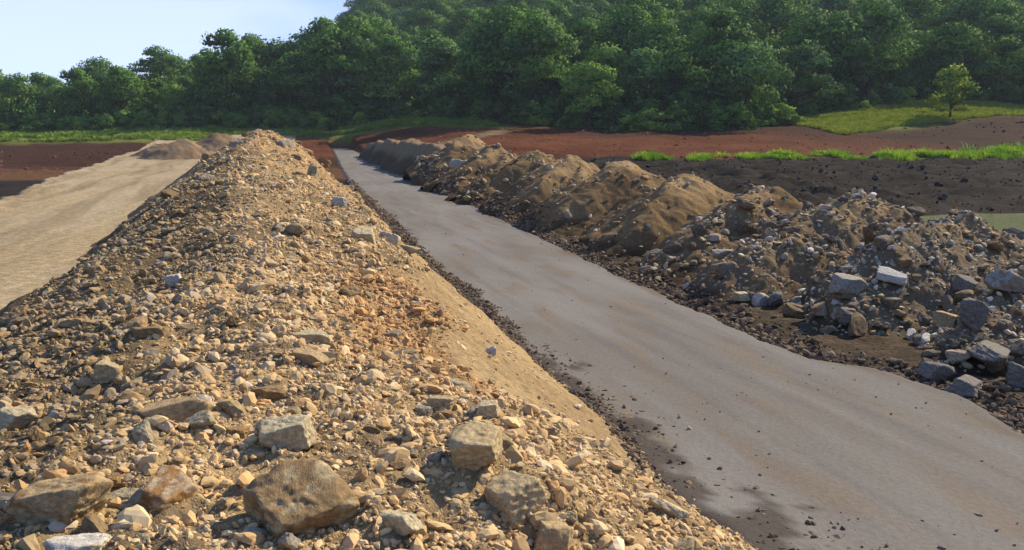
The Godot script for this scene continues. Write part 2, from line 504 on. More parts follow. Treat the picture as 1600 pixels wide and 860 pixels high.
func arrays(v: PackedVector3Array, nr: PackedVector3Array, c: PackedColorArray, idx: PackedInt32Array) -> ArrayMesh:
	var arr := []
	arr.resize(Mesh.ARRAY_MAX)
	arr[Mesh.ARRAY_VERTEX] = v
	arr[Mesh.ARRAY_NORMAL] = nr
	arr[Mesh.ARRAY_COLOR] = c
	arr[Mesh.ARRAY_INDEX] = idx
	var m := ArrayMesh.new()
	m.add_surface_from_arrays(Mesh.PRIMITIVE_TRIANGLES, arr)
	return m

# A tree: tapered trunk with limbs, and a crown of leaf clumps. spread is the crown's radius, base where it begins, dome how flat its top is.
func make_tree(called: String, seed_: int, height: float, spread: float, base: float, dome: float, clumps: int, leaf: Color, leaf2: Color, leaf_size: float, per_clump: int) -> Node3D:
	var r := RandomNumberGenerator.new()
	r.seed = seed_
	var root := Node3D.new()
	root.name = called
	var v := PackedVector3Array()
	var nr := PackedVector3Array()
	var c := PackedColorArray()
	var idx := PackedInt32Array()
	var centres := []
	var bot := height * base
	for k in clumps:
		var a := TAU * (k * 0.381966 + r.randf() * 0.12)
		var h := pow(r.randf(), 0.8)
		var wide := pow(maxf(0.0, 1.0 - pow(h, dome)), 0.5) * lerpf(0.62, 1.0, smoothstep(0.0, 0.35, h))
		var rr := spread * wide * sqrt(r.randf_range(0.12, 1.0)) * r.randf_range(0.8, 1.12)
		centres.append(Vector3(cos(a) * rr, lerpf(bot, height, h) - 0.5, sin(a) * rr))
	centres.append(Vector3(r.randfn() * 0.4, height - 0.7, r.randfn() * 0.4))
	# wood
	var wv := PackedVector3Array()
	var wn := PackedVector3Array()
	var wc := PackedColorArray()
	var wi := PackedInt32Array()
	var lean := Vector3(r.randfn() * 0.35, 0, r.randfn() * 0.35)
	var fork := Vector3(lean.x, bot + height * 0.12, lean.z)
	var bark := Color(0.09, 0.07, 0.05) * r.randf_range(0.8, 1.5)
	tube(wv, wn, wc, wi, [Vector3(0, -0.6, 0), Vector3(lean.x * 0.2, bot * 0.4, lean.z * 0.3), Vector3(lean.x * 0.7, bot * 0.85, lean.z * 0.6), fork, Vector3(lean.x * 1.3, height * 0.8, lean.z * 1.3)], 0.028 * height, 0.008 * height, 7, bark)
	for k in mini(9, centres.size()):
		var e: Vector3 = centres[k * centres.size() / 9]
		var s := Vector3(lean.x * 0.8, bot * r.randf_range(0.75, 1.15), lean.z * 0.8)
		tube(wv, wn, wc, wi, [s, s.lerp(e, 0.45) + Vector3(0, -0.2, 0), e], 0.012 * height, 0.003 * height, 5, bark)
	var trunk := MeshInstance3D.new()
	trunk.name = "trunk"
	var wood := arrays(wv, wn, wc, wi)
	wood.surface_set_material(0, mats.bark)
	trunk.mesh = wood
	root.add_child(trunk)
	for e in centres:
		var cr: float = spread * r.randf_range(0.26, 0.44)
		var tone := r.randf_range(0.72, 1.3)
		var col := leaf.lerp(leaf2, clampf(r.randf() * 1.3 - 0.3, 0.0, 1.0))
		var squash := r.randf_range(0.55, 0.8)
		for k in per_clump:
			var o := Vector3(r.randfn(), r.randfn(), r.randfn()).normalized()
			if o.y < -0.35: o.y *= 0.4
			var p: Vector3 = e + Vector3(o.x, o.y * squash, o.z) * cr * (0.55 + 0.5 * sqrt(r.randf())) * (1.0 + 0.25 * sin(o.x * 7.0 + seed_) * sin(o.z * 6.0 + o.y * 5.0))
			var n := (o + Vector3(r.randfn(), r.randfn(), r.randfn()) * 0.55 + Vector3(0, 0.25, 0)).normalized()
			var t := n.cross(Vector3(r.randfn(), r.randfn(), r.randfn())).normalized()
			var b := n.cross(t)
			var ls := leaf_size * r.randf_range(0.6, 1.35)
			var at := v.size()
			v.append_array([p - t * ls * 0.9, p + b * ls * 0.5, p + t * ls * 0.9, p - b * ls * 0.5])
			var sn := (n * 0.35 + o * 0.5 + (p - Vector3(0, height * 0.55, 0)).normalized() * 0.45).normalized()
			if sn.dot(n) < 0.15: sn = (sn + n * 0.6).normalized()
			nr.append_array([sn, sn, sn, sn])
			var w := tone * r.randf_range(0.75, 1.25)
			var lc := Color(col.r * w, col.g * w, col.b * w)
			c.append_array([lc, lc, lc, lc])
			idx.append_array([at, at + 1, at + 2, at, at + 2, at + 3])
	var crown := MeshInstance3D.new()
	crown.name = "crown"
	var foliage := arrays(v, nr, c, idx)
	foliage.surface_set_material(0, mats.leaf)
	crown.mesh = foliage
	root.add_child(crown)
	return root

func tuft_mesh(seed_: int, blades: int, height: float, wide: float, broad: float) -> ArrayMesh:
	var r := RandomNumberGenerator.new()
	r.seed = seed_
	var v := PackedVector3Array()
	var nr := PackedVector3Array()
	var c := PackedColorArray()
	var idx := PackedInt32Array()
	for k in blades:
		var a := r.randf() * TAU
		var out := Vector3(cos(a), 0, sin(a))
		var side := Vector3(-out.z, 0, out.x)
		var p := out * wide * sqrt(r.randf())
		var h := height * r.randf_range(0.5, 1.1)
		var tip := p + out * h * r.randf_range(0.3, 1.0) + Vector3(0, h, 0)
		var mid := p.lerp(tip, 0.55) + Vector3(0, h * 0.15, 0)
		var at := v.size()
		v.append_array([p - side * broad * 0.5, p + side * broad * 0.5, mid + side * broad * 0.6, mid - side * broad * 0.6, tip])
		var n := (Vector3.UP + out * 0.3).normalized()
		var w := r.randf_range(0.7, 1.25)
		for q in 5:
			nr.append(n)
			c.append(Color(w, w, w))
		idx.append_array([at, at + 1, at + 2, at, at + 2, at + 3, at + 3, at + 2, at + 4])
	var m := ArrayMesh.new()
	var arr := []
	arr.resize(Mesh.ARRAY_MAX)
	arr[Mesh.ARRAY_VERTEX] = v
	arr[Mesh.ARRAY_COLOR] = c
	arr[Mesh.ARRAY_INDEX] = idx
	m.add_surface_from_arrays(Mesh.PRIMITIVE_TRIANGLES, arr)
	return m


# ------------------------------------------------------------------ the right-hand mounds
# x, d of the peak, height, x and d of the foot of its ridge by the track, how rocky (0 earth .. 1 rock), step of its mesh
const MOUNDS := [
	[9.4, 57.0, 3.0, 6.4, 52.0, 0.0, 0.10],
	[9.3, 47.5, 2.4, 6.3, 44.0, 0.0, 0.09],
	[9.5, 40.0, 2.25, 6.3, 37.5, 0.0, 0.08],
	[9.6, 33.5, 2.1, 6.4, 30.5, 0.0, 0.07],
	[9.8, 27.6, 2.0, 6.3, 24.6, 0.0, 0.06],
	[9.9, 22.6, 1.8, 6.4, 19.8, 0.0, 0.05],
	[10.2, 19.2, 1.68, 6.5, 16.6, 0.3, 0.045],
	[10.7, 16.4, 1.72, 6.5, 13.9, 0.5, 0.04],
	[11.0, 13.6, 1.45, 6.7, 11.4, 0.8, 0.04],
	[10.8, 11.2, 0.92, 6.9, 9.0, 0.95, 0.035],
	[10.8, 8.7, 0.85, 7.0, 6.8, 1.0, 0.05],
]

func mound_y(k: int, x: float, d: float) -> float:
	var m = MOUNDS[k]
	var a := Vector2(m[0], m[1])
	var b := Vector2(m[3], m[4])
	var p := Vector2(x, d)
	p += (0.6 if k < 6 else 0.3) * Vector2(n_big.get_noise_2d(x * 2.0 + k * 9.0, d * 2.0), n_big.get_noise_2d(x * 2.0, d * 2.0 + 31.0)) + 0.35 * Vector2(n_mid.get_noise_2d(x * 0.6 + k * 9.0, d * 0.6), n_mid.get_noise_2d(x * 0.6, d * 0.6 + 31.0))
	var t := (p - a).dot(b - a) / (b - a).length_squared()
	var tt := clampf(t, 0.0, 1.0)
	var dist := (p - a.lerp(b, tt)).length()
	var soft := sqrt(dist * dist + 0.03) - 0.17
	var h: float = m[2] * (1.0 - 0.97 * pow(tt, 1.5))
	var steep := 0.62 if t < 0.0 else 0.55 if k < 6 else 0.64
	var y := h - steep * soft
	if k < MOUNDS.size() - 1:   # the loads were tipped against each other: a saddle joins each to the next
		var e := Vector2(MOUNDS[k + 1][0], MOUNDS[k + 1][1])
		var u := clampf((p - a).dot(e - a) / (e - a).length_squared(), 0.0, 1.0)
		var off := (p - a.lerp(e, u)).length()
		var joint: float = lerpf(m[2], MOUNDS[k + 1][2], u) * (1.0 - 0.34 * sin(PI * u)) - 0.02 - 0.6 * (sqrt(off * off + 0.05) - 0.22)
		y = maxf(y, joint)
	var w := smoothstep(-0.1, 0.35, y)
	var rocky: float = m[5]
	y += w * ((0.2 + 0.06 * rocky) * n_mid.get_noise_2d(x * 0.8 + 13.0, d * 0.8) + (0.045 + 0.04 * rocky) * n_fine.get_noise_2d(x, d))
	return y

func mounds_top(x: float, d: float) -> float:
	var y := -1.0
	for k in MOUNDS.size():
		if absf(MOUNDS[k][1] - 1.5 - d) < 7.0: y = maxf(y, mound_y(k, x, d))
	return y + track_y(d)

func mound_colour(k: int, x: float, d: float, y: float) -> Color:
	var rocky: float = MOUNDS[k][5]
	var p := n_patch.get_noise_2d(x * 5.0, d * 5.0)
	var q := n_mid.get_noise_2d(x * 0.9, d * 0.9)
	var c := mixc(Color(0.24, 0.172, 0.095), Color(0.34, 0.25, 0.14), 0.5 + 1.2 * p)
	c = mixc(c, Color(0.19, 0.135, 0.078), 0.35 + 1.4 * q)
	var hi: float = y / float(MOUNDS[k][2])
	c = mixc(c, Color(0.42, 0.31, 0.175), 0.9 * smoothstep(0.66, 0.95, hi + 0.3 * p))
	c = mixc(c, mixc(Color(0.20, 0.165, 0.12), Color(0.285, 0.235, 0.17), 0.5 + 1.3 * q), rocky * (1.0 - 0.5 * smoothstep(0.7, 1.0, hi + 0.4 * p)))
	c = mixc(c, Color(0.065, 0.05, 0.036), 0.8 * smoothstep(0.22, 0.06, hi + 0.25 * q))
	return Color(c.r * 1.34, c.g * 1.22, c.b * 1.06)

func windrow_y(x: float, d: float) -> float:
	var cx := lut(d, [60.0, 80.0, 104.0, 110.0], [8.6, 7.5, 6.0, 5.8])
	var h := slut(d, [54.0, 61.0, 80.0, 102.0, 108.0], [-0.4, 2.4, 2.4, 1.9, -0.3])
	h += 0.5 * n_big.get_noise_2d(d * 1.1, 60.0) 
	var off := x - cx + 0.7 * n_big.get_noise_2d(x, d)
	var y := h - (1.25 * maxf(0.0, -off - 0.5) if off < 0.0 else 0.6 * maxf(0.0, off - 0.6))
	return y + 0.28 * n_mid.get_noise_2d(x * 0.7, d * 0.7) + 0.06 * n_fine.get_noise_2d(x * 0.6, d * 0.6) + track_y(d) - 0.1


# ------------------------------------------------------------------ everything
func _ready() -> void:
	# ---- camera
	var cam := Camera3D.new()
	cam.name = "camera"
	cam.position = Vector3(0, 2.8, 0)
	cam.rotation = Vector3(deg_to_rad(-8.777), deg_to_rad(-12.114), 0)
	cam.fov = 34.47
	cam.near = 0.05
	cam.far = 2500.0
	add_child(cam)
	cam.current = true
	# ---- sky, sun, exposure
	var sky_noise := noise(5, 0.006, 5)
	var cover := Image.create(1024, 512, false, Image.FORMAT_RGBAF)
	for j in 512:
		for i in 1024:
			var up := (0.5 - (j + 0.5) / 512.0) * PI
			var around := (i + 0.5) / 1024.0 * TAU
			var p3 := Vector3(cos(around) * cos(up), sin(up) * 5.0, sin(around) * cos(up)) * 190.0
			var a := smoothstep(0.0, 0.55, sky_noise.get_noise_3dv(p3) + 0.32 * exp(-maxf(up, 0.0) / 0.055)) * smoothstep(-0.05, 0.03, up)
			cover.set_pixel(i, j, Color(0.27, 0.22, 0.12, a))
	var ps := ProceduralSkyMaterial.new()
	ps.sky_top_color = Color(0.30, 0.46, 0.72)
	ps.sky_horizon_color = Color(0.54, 0.69, 0.90)
	ps.sky_curve = 0.13
	ps.ground_bottom_color = Color(0.3, 0.27, 0.22)
	ps.ground_horizon_color = Color(0.55, 0.55, 0.52)
	ps.sky_cover = ImageTexture.create_from_image(cover)
	ps.sky_cover_modulate = Color(1, 1, 1)
	var sky := Sky.new()
	sky.sky_material = ps
	var env := Environment.new()
	env.background_mode = Environment.BG_SKY
	env.sky = sky
	env.background_energy_multiplier = 0.95
	env.tonemap_mode = Environment.TONE_MAPPER_LINEAR
	env.tonemap_exposure = 1.8
	env.fog_enabled = true
	env.fog_density = 0.0002
	env.fog_light_color = Color(0.80, 0.86, 0.90)
	env.sdfgi_enabled = true
	env.ssao_enabled = true
	env.ssil_enabled = true
	var we := WorldEnvironment.new()
	we.name = "environment"
	we.environment = env
	add_child(we)
	var sun := DirectionalLight3D.new()
	sun.name = "sun"
	sun.light_energy = 1.6
	sun.light_color = Color(1.0, 0.94, 0.83)
	sun.light_angular_distance = 0.5
	sun.shadow_enabled = true
	var el := deg_to_rad(38.0)
	var to_sun := Vector3(cos(el) * 0.90, sin(el), -cos(el) * 0.43)
	add_child(sun)
	sun.look_at_from_position(Vector3.ZERO, -to_sun)

	rng.seed = 20
	n_big = noise(1, 0.11, 3)
	n_mid = noise(2, 0.55, 4)
	n_fine = noise(3, 2.6, 3)
	n_patch = noise(4, 0.045, 4)
	land_x = LAND.keys()
	land_x.sort()
	make_materials()
	var i1 := ico(1)
	var i2 := ico(2)
	var i4 := ico(4)
	for k in 14: gravel_meshes.append(stone_mesh(i1, 100 + k, Vector3(1.15, 0.85, 0.95), 0.0, 0.12, false))
	for k in 12: cut_meshes.append(stone_mesh(i2, 200 + k, Vector3(1.2, 0.8, 0.95), 0.6 if k % 2 else 0.0, 0.14, false))

	# ---- the ground, hill included
	var gx := steps(-420.0, 420.0, func(v): return 0.22 if v > 5.0 and v < 9.0 else 0.45 if v > -12.0 and v < 30.0 else 0.45 + 0.03 * maxf(absf(v) - 20.0, 0.0))
	var gd := steps(-30.0, 520.0, func(v): return 0.22 if v > 3.0 and v < 24.0 else 0.4 if v > 0.0 and v < 78.0 else 0.5 + 0.03 * absf(v - 78.0))
	var ground := put("ground", field(gx, gd, ground_y, ground_colour), mats.ground)
	tag(ground, "bare ground of dark soil and red earth rising into the wooded hillside", "ground", "", "structure")
	# the plain beyond, to the horizon
	var far := PlaneMesh.new()
	far.size = Vector2(4000, 4000)
	var plain := StandardMaterial3D.new()
	plain.albedo_color = Color(0.07, 0.085, 0.04).linear_to_srgb()
	plain.roughness = 1.0
	var fp := put("plain", far, plain)
	fp.position = Vector3(0, -6.0, 0)
	tag(fp, "low green land reaching to the horizon", "land", "", "structure")

	# ---- the pond
	var pond := PlaneMesh.new()
	pond.size = Vector2(90, 13.5)
	var po := put("pond", pond, mats.water)
	po.position = Vector3(59.5, -0.95, -32.2)
	tag(po, "murky olive green pond behind the grey rock mounds", "pond", "", "structure")

	# ---- the packed track
	var tx := PackedFloat32Array()
	for k in 49: tx.append(k / 48.0)
	var td := steps(-12.0, 143.0, func(v): return 0.1 if v < 14.0 else 0.006 * v + 0.02)
	put("track", track_mesh(tx, td), mats.track)
	tag(get_node("track"), "smooth packed grey clay track running straight between the heaps", "track", "", "structure")

	# ---- the sandy bench on the left
	var bx := PackedFloat32Array()
	for k in 90: bx.append(k / 89.0)
	var bd := steps(-6.0, 160.0, func(v): return 0.25 if v < 20.0 else 0.012 * v)
	put("sand_bench", bench_mesh(bx, bd), mats.sand)
	tag(get_node("sand_bench"), "flat pale sand bench left of the rubble heap", "sand", "", "structure")

	left_heap(i2, i4)
	right_mounds(i4)
	boulders(i4)
	edge_clods()
	track_crumbs()
	soil_clods()
	forest()
	grasses()


func track_mesh(us: PackedFloat32Array, ds: PackedFloat32Array) -> ArrayMesh:
	var v := PackedVector3Array()
	var nr := PackedVector3Array()
	var c := PackedColorArray()
	var idx := PackedInt32Array()
	var nx := us.size()
	for d in ds:
		var l := track_left(d) - 0.25
		var r := track_right(d) + 0.12
		for u in us:
			var x := lerpf(l, r, u)
			var edge := smoothstep(0.0, 0.05, minf(u, 1.0 - u))
			var n := n_mid.get_noise_2d(x * 0.35, d * 0.35)
			var y := track_y(d) + 0.012 + 0.022 * n + 0.012 * n_mid.get_noise_2d(x * 1.6, d * 1.1) - (1.0 - edge) * 0.09
			y += 0.02 * n_mid.get_noise_2d(x * 1.1, d * 0.12)   # faint ruts along the track
			v.append(Vector3(x, y, -d))
			nr.append(Vector3.UP)
			var p := n_patch.get_noise_2d(x * 7.0, d * 2.0)
			var q := n_mid.get_noise_2d(x * 2.4, d * 0.5)
			var col := mixc(Color(0.150, 0.136, 0.117), Color(0.184, 0.170, 0.151), 0.5 + 1.3 * p)
			col = mixc(col, Color(0.16, 0.128, 0.094), 0.7 * smoothstep(0.05, 0.45, q))
			var rut := n_mid.get_noise_2d(x * 4.5 + 0.3 * d, d * 0.16)
			col = mixc(col, Color(0.095, 0.088, 0.083), 0.32 * smoothstep(0.18, 0.5, rut))
			col = mixc(col, Color(0.185, 0.178, 0.17), 0.3 * smoothstep(-0.15, -0.5, rut))
			var damp := dark_edge(d)
			col = mixc(col, Color(0.062, 0.05, 0.041), 0.85 * smoothstep(0.55, 0.25, (x - track_left(d)) / (0.85 * damp) + 1.1 * n_fine.get_noise_2d(x * 0.7, d * 0.35)))
			col = mixc(col, Color(0.08, 0.062, 0.048), 0.7 * smoothstep(0.9, 1.0, u + 0.05 * q))
			c.append(col)
	for j in ds.size() - 1:
		for i in nx - 1:
			var p := j * nx + i
			idx.append_array([p, p + nx, p + 1, p + 1, p + nx, p + nx + 1])
	grid_normals(v, nr, nx, ds.size())
	return arrays(v, nr, c, idx)

func grid_normals(v: PackedVector3Array, nr: PackedVector3Array, nx: int, nd: int) -> void:
	for j in nd:
		for i in nx:
			var a := v[j * nx + mini(i + 1, nx - 1)] - v[j * nx + maxi(i - 1, 0)]
			var b := v[mini(j + 1, nd - 1) * nx + i] - v[maxi(j - 1, 0) * nx + i]
			var n := a.cross(b).normalized()
			nr[j * nx + i] = n if n.y > 0.0 else -n

func bench_rut(x: float, d: float) -> float:   # two pairs of wheel tracks along the bench
	var r := 0.0
	for pair in [[-5.6, -0.075], [-7.9, -0.11]]:
		for side in [0.0, 1.75]:
			var off: float = x - (pair[0] + pair[1] * d - side + 0.5 * n_big.get_noise_2d(d * 0.7, pair[0]))
			r = maxf(r, exp(-off * off / 0.07))
	return r * (0.65 + 0.7 * n_mid.get_noise_2d(x, d * 0.4))

func bench_y(x: float, d: float) -> float:
	var y := maxf(0.66 + 0.5 * smoothstep(60.0, 110.0, d), land_y(x, d) + 0.12)
	y -= 0.05 * bench_rut(x, d)
	y += 0.06 * n_mid.get_noise_2d(x * 0.3, d * 0.12) + 0.022 * n_mid.get_noise_2d((x + 0.12 * d) * 1.6, d * 0.1)
	return y

func bench_mesh(us: PackedFloat32Array, ds: PackedFloat32Array) -> ArrayMesh:
	var v := PackedVector3Array()
	var nr := PackedVector3Array()
	var c := PackedColorArray()
	var idx := PackedInt32Array()
	var nx := us.size()
	for d in ds:
		var l := bench_left(d) - 1.1
		var r := lut(d, [0.0, 40.0, 55.0, 62.0, 160.0], [-2.7, -2.7, -2.2, -3.2, -3.2])
		for u in us:
			var x := lerpf(l, r, u)
			var lip := x - l
			var y := bench_y(x, d) + 0.14 * smoothstep(2.6, 1.5, lip) * (0.5 + n_mid.get_noise_2d(x * 0.8, d * 0.8)) - 1.7 * smoothstep(1.2, 0.0, lip)
			y -= 0.7 * smoothstep(0.7, 0.0, r - x) * (1.0 if d > 52.0 else 0.0)
			v.append(Vector3(x, y, -d))
			nr.append(Vector3.UP)
			var streak := n_mid.get_noise_2d((x + 0.12 * d) * 1.2, d * 0.06)
			var p := n_patch.get_noise_2d(x * 4.0, d * 2.0)
			var col := mixc(Color(0.52, 0.40, 0.23), Color(0.60, 0.485, 0.31), 0.5 + 1.2 * p)
			col = mixc(col, Color(0.36, 0.275, 0.16), 0.7 * smoothstep(0.0, 0.45, streak))
			col = mixc(col, Color(0.34, 0.255, 0.14), 0.75 * bench_rut(x, d))
			c.append(col)
	for j in ds.size() - 1:
		for i in nx - 1:
			var p := j * nx + i
			idx.append_array([p, p + nx, p + 1, p + 1, p + nx, p + nx + 1])
	grid_normals(v, nr, nx, ds.size())
	return arrays(v, nr, c, idx)

func power_size(lo: float, hi: float, e: float) -> float:
	var a := pow(lo, 1.0 - e)
	var b := pow(hi, 1.0 - e)
	return pow(a + (b - a) * rng.randf(), 1.0 / (1.0 - e))

func left_heap(_i2: Array, _i4: Array) -> void:
	var xs := steps(-5.9, 3.7, func(_v): return 0.032)
	var ds := steps(-1.0, 56.0, func(v): return maxf(0.025, 0.005 * v))
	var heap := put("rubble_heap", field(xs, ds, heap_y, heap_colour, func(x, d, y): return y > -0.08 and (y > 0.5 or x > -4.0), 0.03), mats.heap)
	tag(heap, "long heap of tan gravel and broken rock left of the track", "heap")
	# stones that can be told apart, as parts; smaller gravel as one mass
	var big := []
	var tries := 0
	while big.size() < 298 and tries < 60000:
		tries += 1
		var d := power_size(2.9, 46.0, 1.25) if big.size() > 130 else 2.9 + 2.3 * pow(rng.randf(), 1.6)
		var s := heap_station(d)
		var x := rng.randf_range(s[2] - 0.3, s[10] - 0.1)
		if heap_sand(x, d) > 0.5 or (d > 4.0 and rng.randf() > 0.45 + 1.2 * n_mid.get_noise_2d(x * 0.9 + 5.0, d * 0.9)): continue
		if BOULDERS.any(func(bb): return Vector2(bb[0] - x, bb[1] - d).length() < 0.45 * bb[2].x): continue
		var lo := 0.0075 * d + 0.014
		var size: float = power_size(lo, lo * 2.6, 2.6) if d > 7.0 else power_size(lo, lo * 3.2, 2.3)
		var ok := true
		for o in big:
			if Vector2(o[0] - x, o[1] - d).length() < (o[2] + size) * 0.45: ok = false
		if ok: big.append([x, d, size])
	for k in big.size():
		var b = big[k]
		var o := MeshInstance3D.new()
		o.name = "stone" if k == 0 else "stone_%03d" % k
		o.mesh = rock_variant(k)
		var basis_ := turned(0.5).scaled_local(Vector3.ONE * b[2] * rng.randf_range(0.9, 1.15))
		o.transform = Transform3D(basis_, Vector3(b[0], heap_y(b[0], b[1]) + b[2] * rng.randf_range(-0.1, 0.14), -b[1]))
		heap.add_child(o, true)
	var where := []
	for zone in [[1.6, 5.0, 42000, 0.009], [2.7, 5.0, 9000, 0.024], [5.0, 10.0, 7000, 0.03], [5.0, 10.0, 38000, 0.014], [10.0, 20.0, 32000, 0.022], [20.0, 52.0, 14000, 0.038]]:
		for k in zone[2]:
			var d := rng.randf_range(zone[0], zone[1])
			var s := heap_station(d)
			var x := rng.randf_range(s[2] - 0.9, s[10])
			var sand := heap_sand(x, d)
			if rng.randf() < sand * 0.93: continue
			if x > s[8] and rng.randf() < 0.45: continue
			var patch := n_mid.get_noise_2d(x * 0.8 + 11.0, d * 0.8)
			var size: float = power_size(zone[3], zone[3] * 8.0, 3.3)
			if patch < -0.12 and rng.randf() < 0.55: continue
			if size > 0.11 + 0.003 * d: continue
			var col := pick(TAN)
			if x < -0.6 + patch and rng.randf() < 0.22 and d < 20.0: col = pick(GREY, 1.1)
			if rng.randf() < 0.04 + 0.7 * rusty(x, d): col = Color(0.42, 0.225, 0.09) * rng.randf_range(0.7, 1.25)
			col = col.lerp(Color(0.44, 0.315, 0.16).lerp(Color(0.35, 0.24, 0.12), rng.randf()), 0.35 + 0.3 * rng.randf())
			col = col * Color(1.0, 0.95, 0.86) * lerpf(1.06, 0.68, shaded_earth_side(x, d))  # pebbles there tinted darker too, painting in the slope's shade
			where.append([Vector3(x, heap_y(x, d) + size * rng.randf_range(-0.18, 0.15), -d), size, col])
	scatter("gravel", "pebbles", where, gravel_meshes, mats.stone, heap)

var variants := []
func rock_variant(k: int) -> ArrayMesh:
	if variants.is_empty():
		var base := ico(2)
		for i in 26:
			var c: Color = TAN[i % 9]
			var m := stone_mesh(base, 300 + i, Vector3(1.2, rng.randf_range(0.6, 0.9), rng.randf_range(0.75, 1.0)), 0.7 if i % 3 else 0.0, 0.14, false, c * 1.4, Color(0.44, 0.26, 0.12), 0.75)
			m.surface_set_material(0, mats.rock)
			variants.append(m)
	return variants[(k * 7 + k / 26) % 26]

var grey_variants := []
func grey_variant(k: int) -> ArrayMesh:
	if grey_variants.is_empty():
		var base := ico(2)
		for i in 22:
			var c: Color = GREY[i % 9]
			var m := stone_mesh(base, 600 + i, Vector3(1.25, rng.randf_range(0.5, 0.85), rng.randf_range(0.7, 1.0)), 0.7 if i % 3 else 0.0, 0.12, false, c * Color(1.65, 1.48, 1.24), Color(0.40, 0.29, 0.17), 0.25)
			m.surface_set_material(0, mats.rock)
			grey_variants.append(m)
	return grey_variants[(k * 5 + k / 22) % 22]

const MOUND_LABELS := [
	"tallest brown earth mound farthest along the right row, its top against the red bank",
	"brown earth mound with a white rock at its foot, next nearer than the tallest",
	"low brown earth mound just nearer than the one with the white rock",
	"smooth brown earth mound with a shaded flank, midway along the right row",
	"smooth brown mound with tan crest, last bare earth one before the stony mounds",
	"brown mound whose lower edge is strewn with the first grey stones",
	"small tan topped stony mound between brown earth and grey rock",
	"peaked brown and grey rubble mound in front of the dark soil bank",
	"broad grey rock mound carrying the bright white slab, before the pond",
	"grey rock mound with big dark slabs, nearest the right edge",
	"grey rubble mound cut off by the right edge of the photo",
]

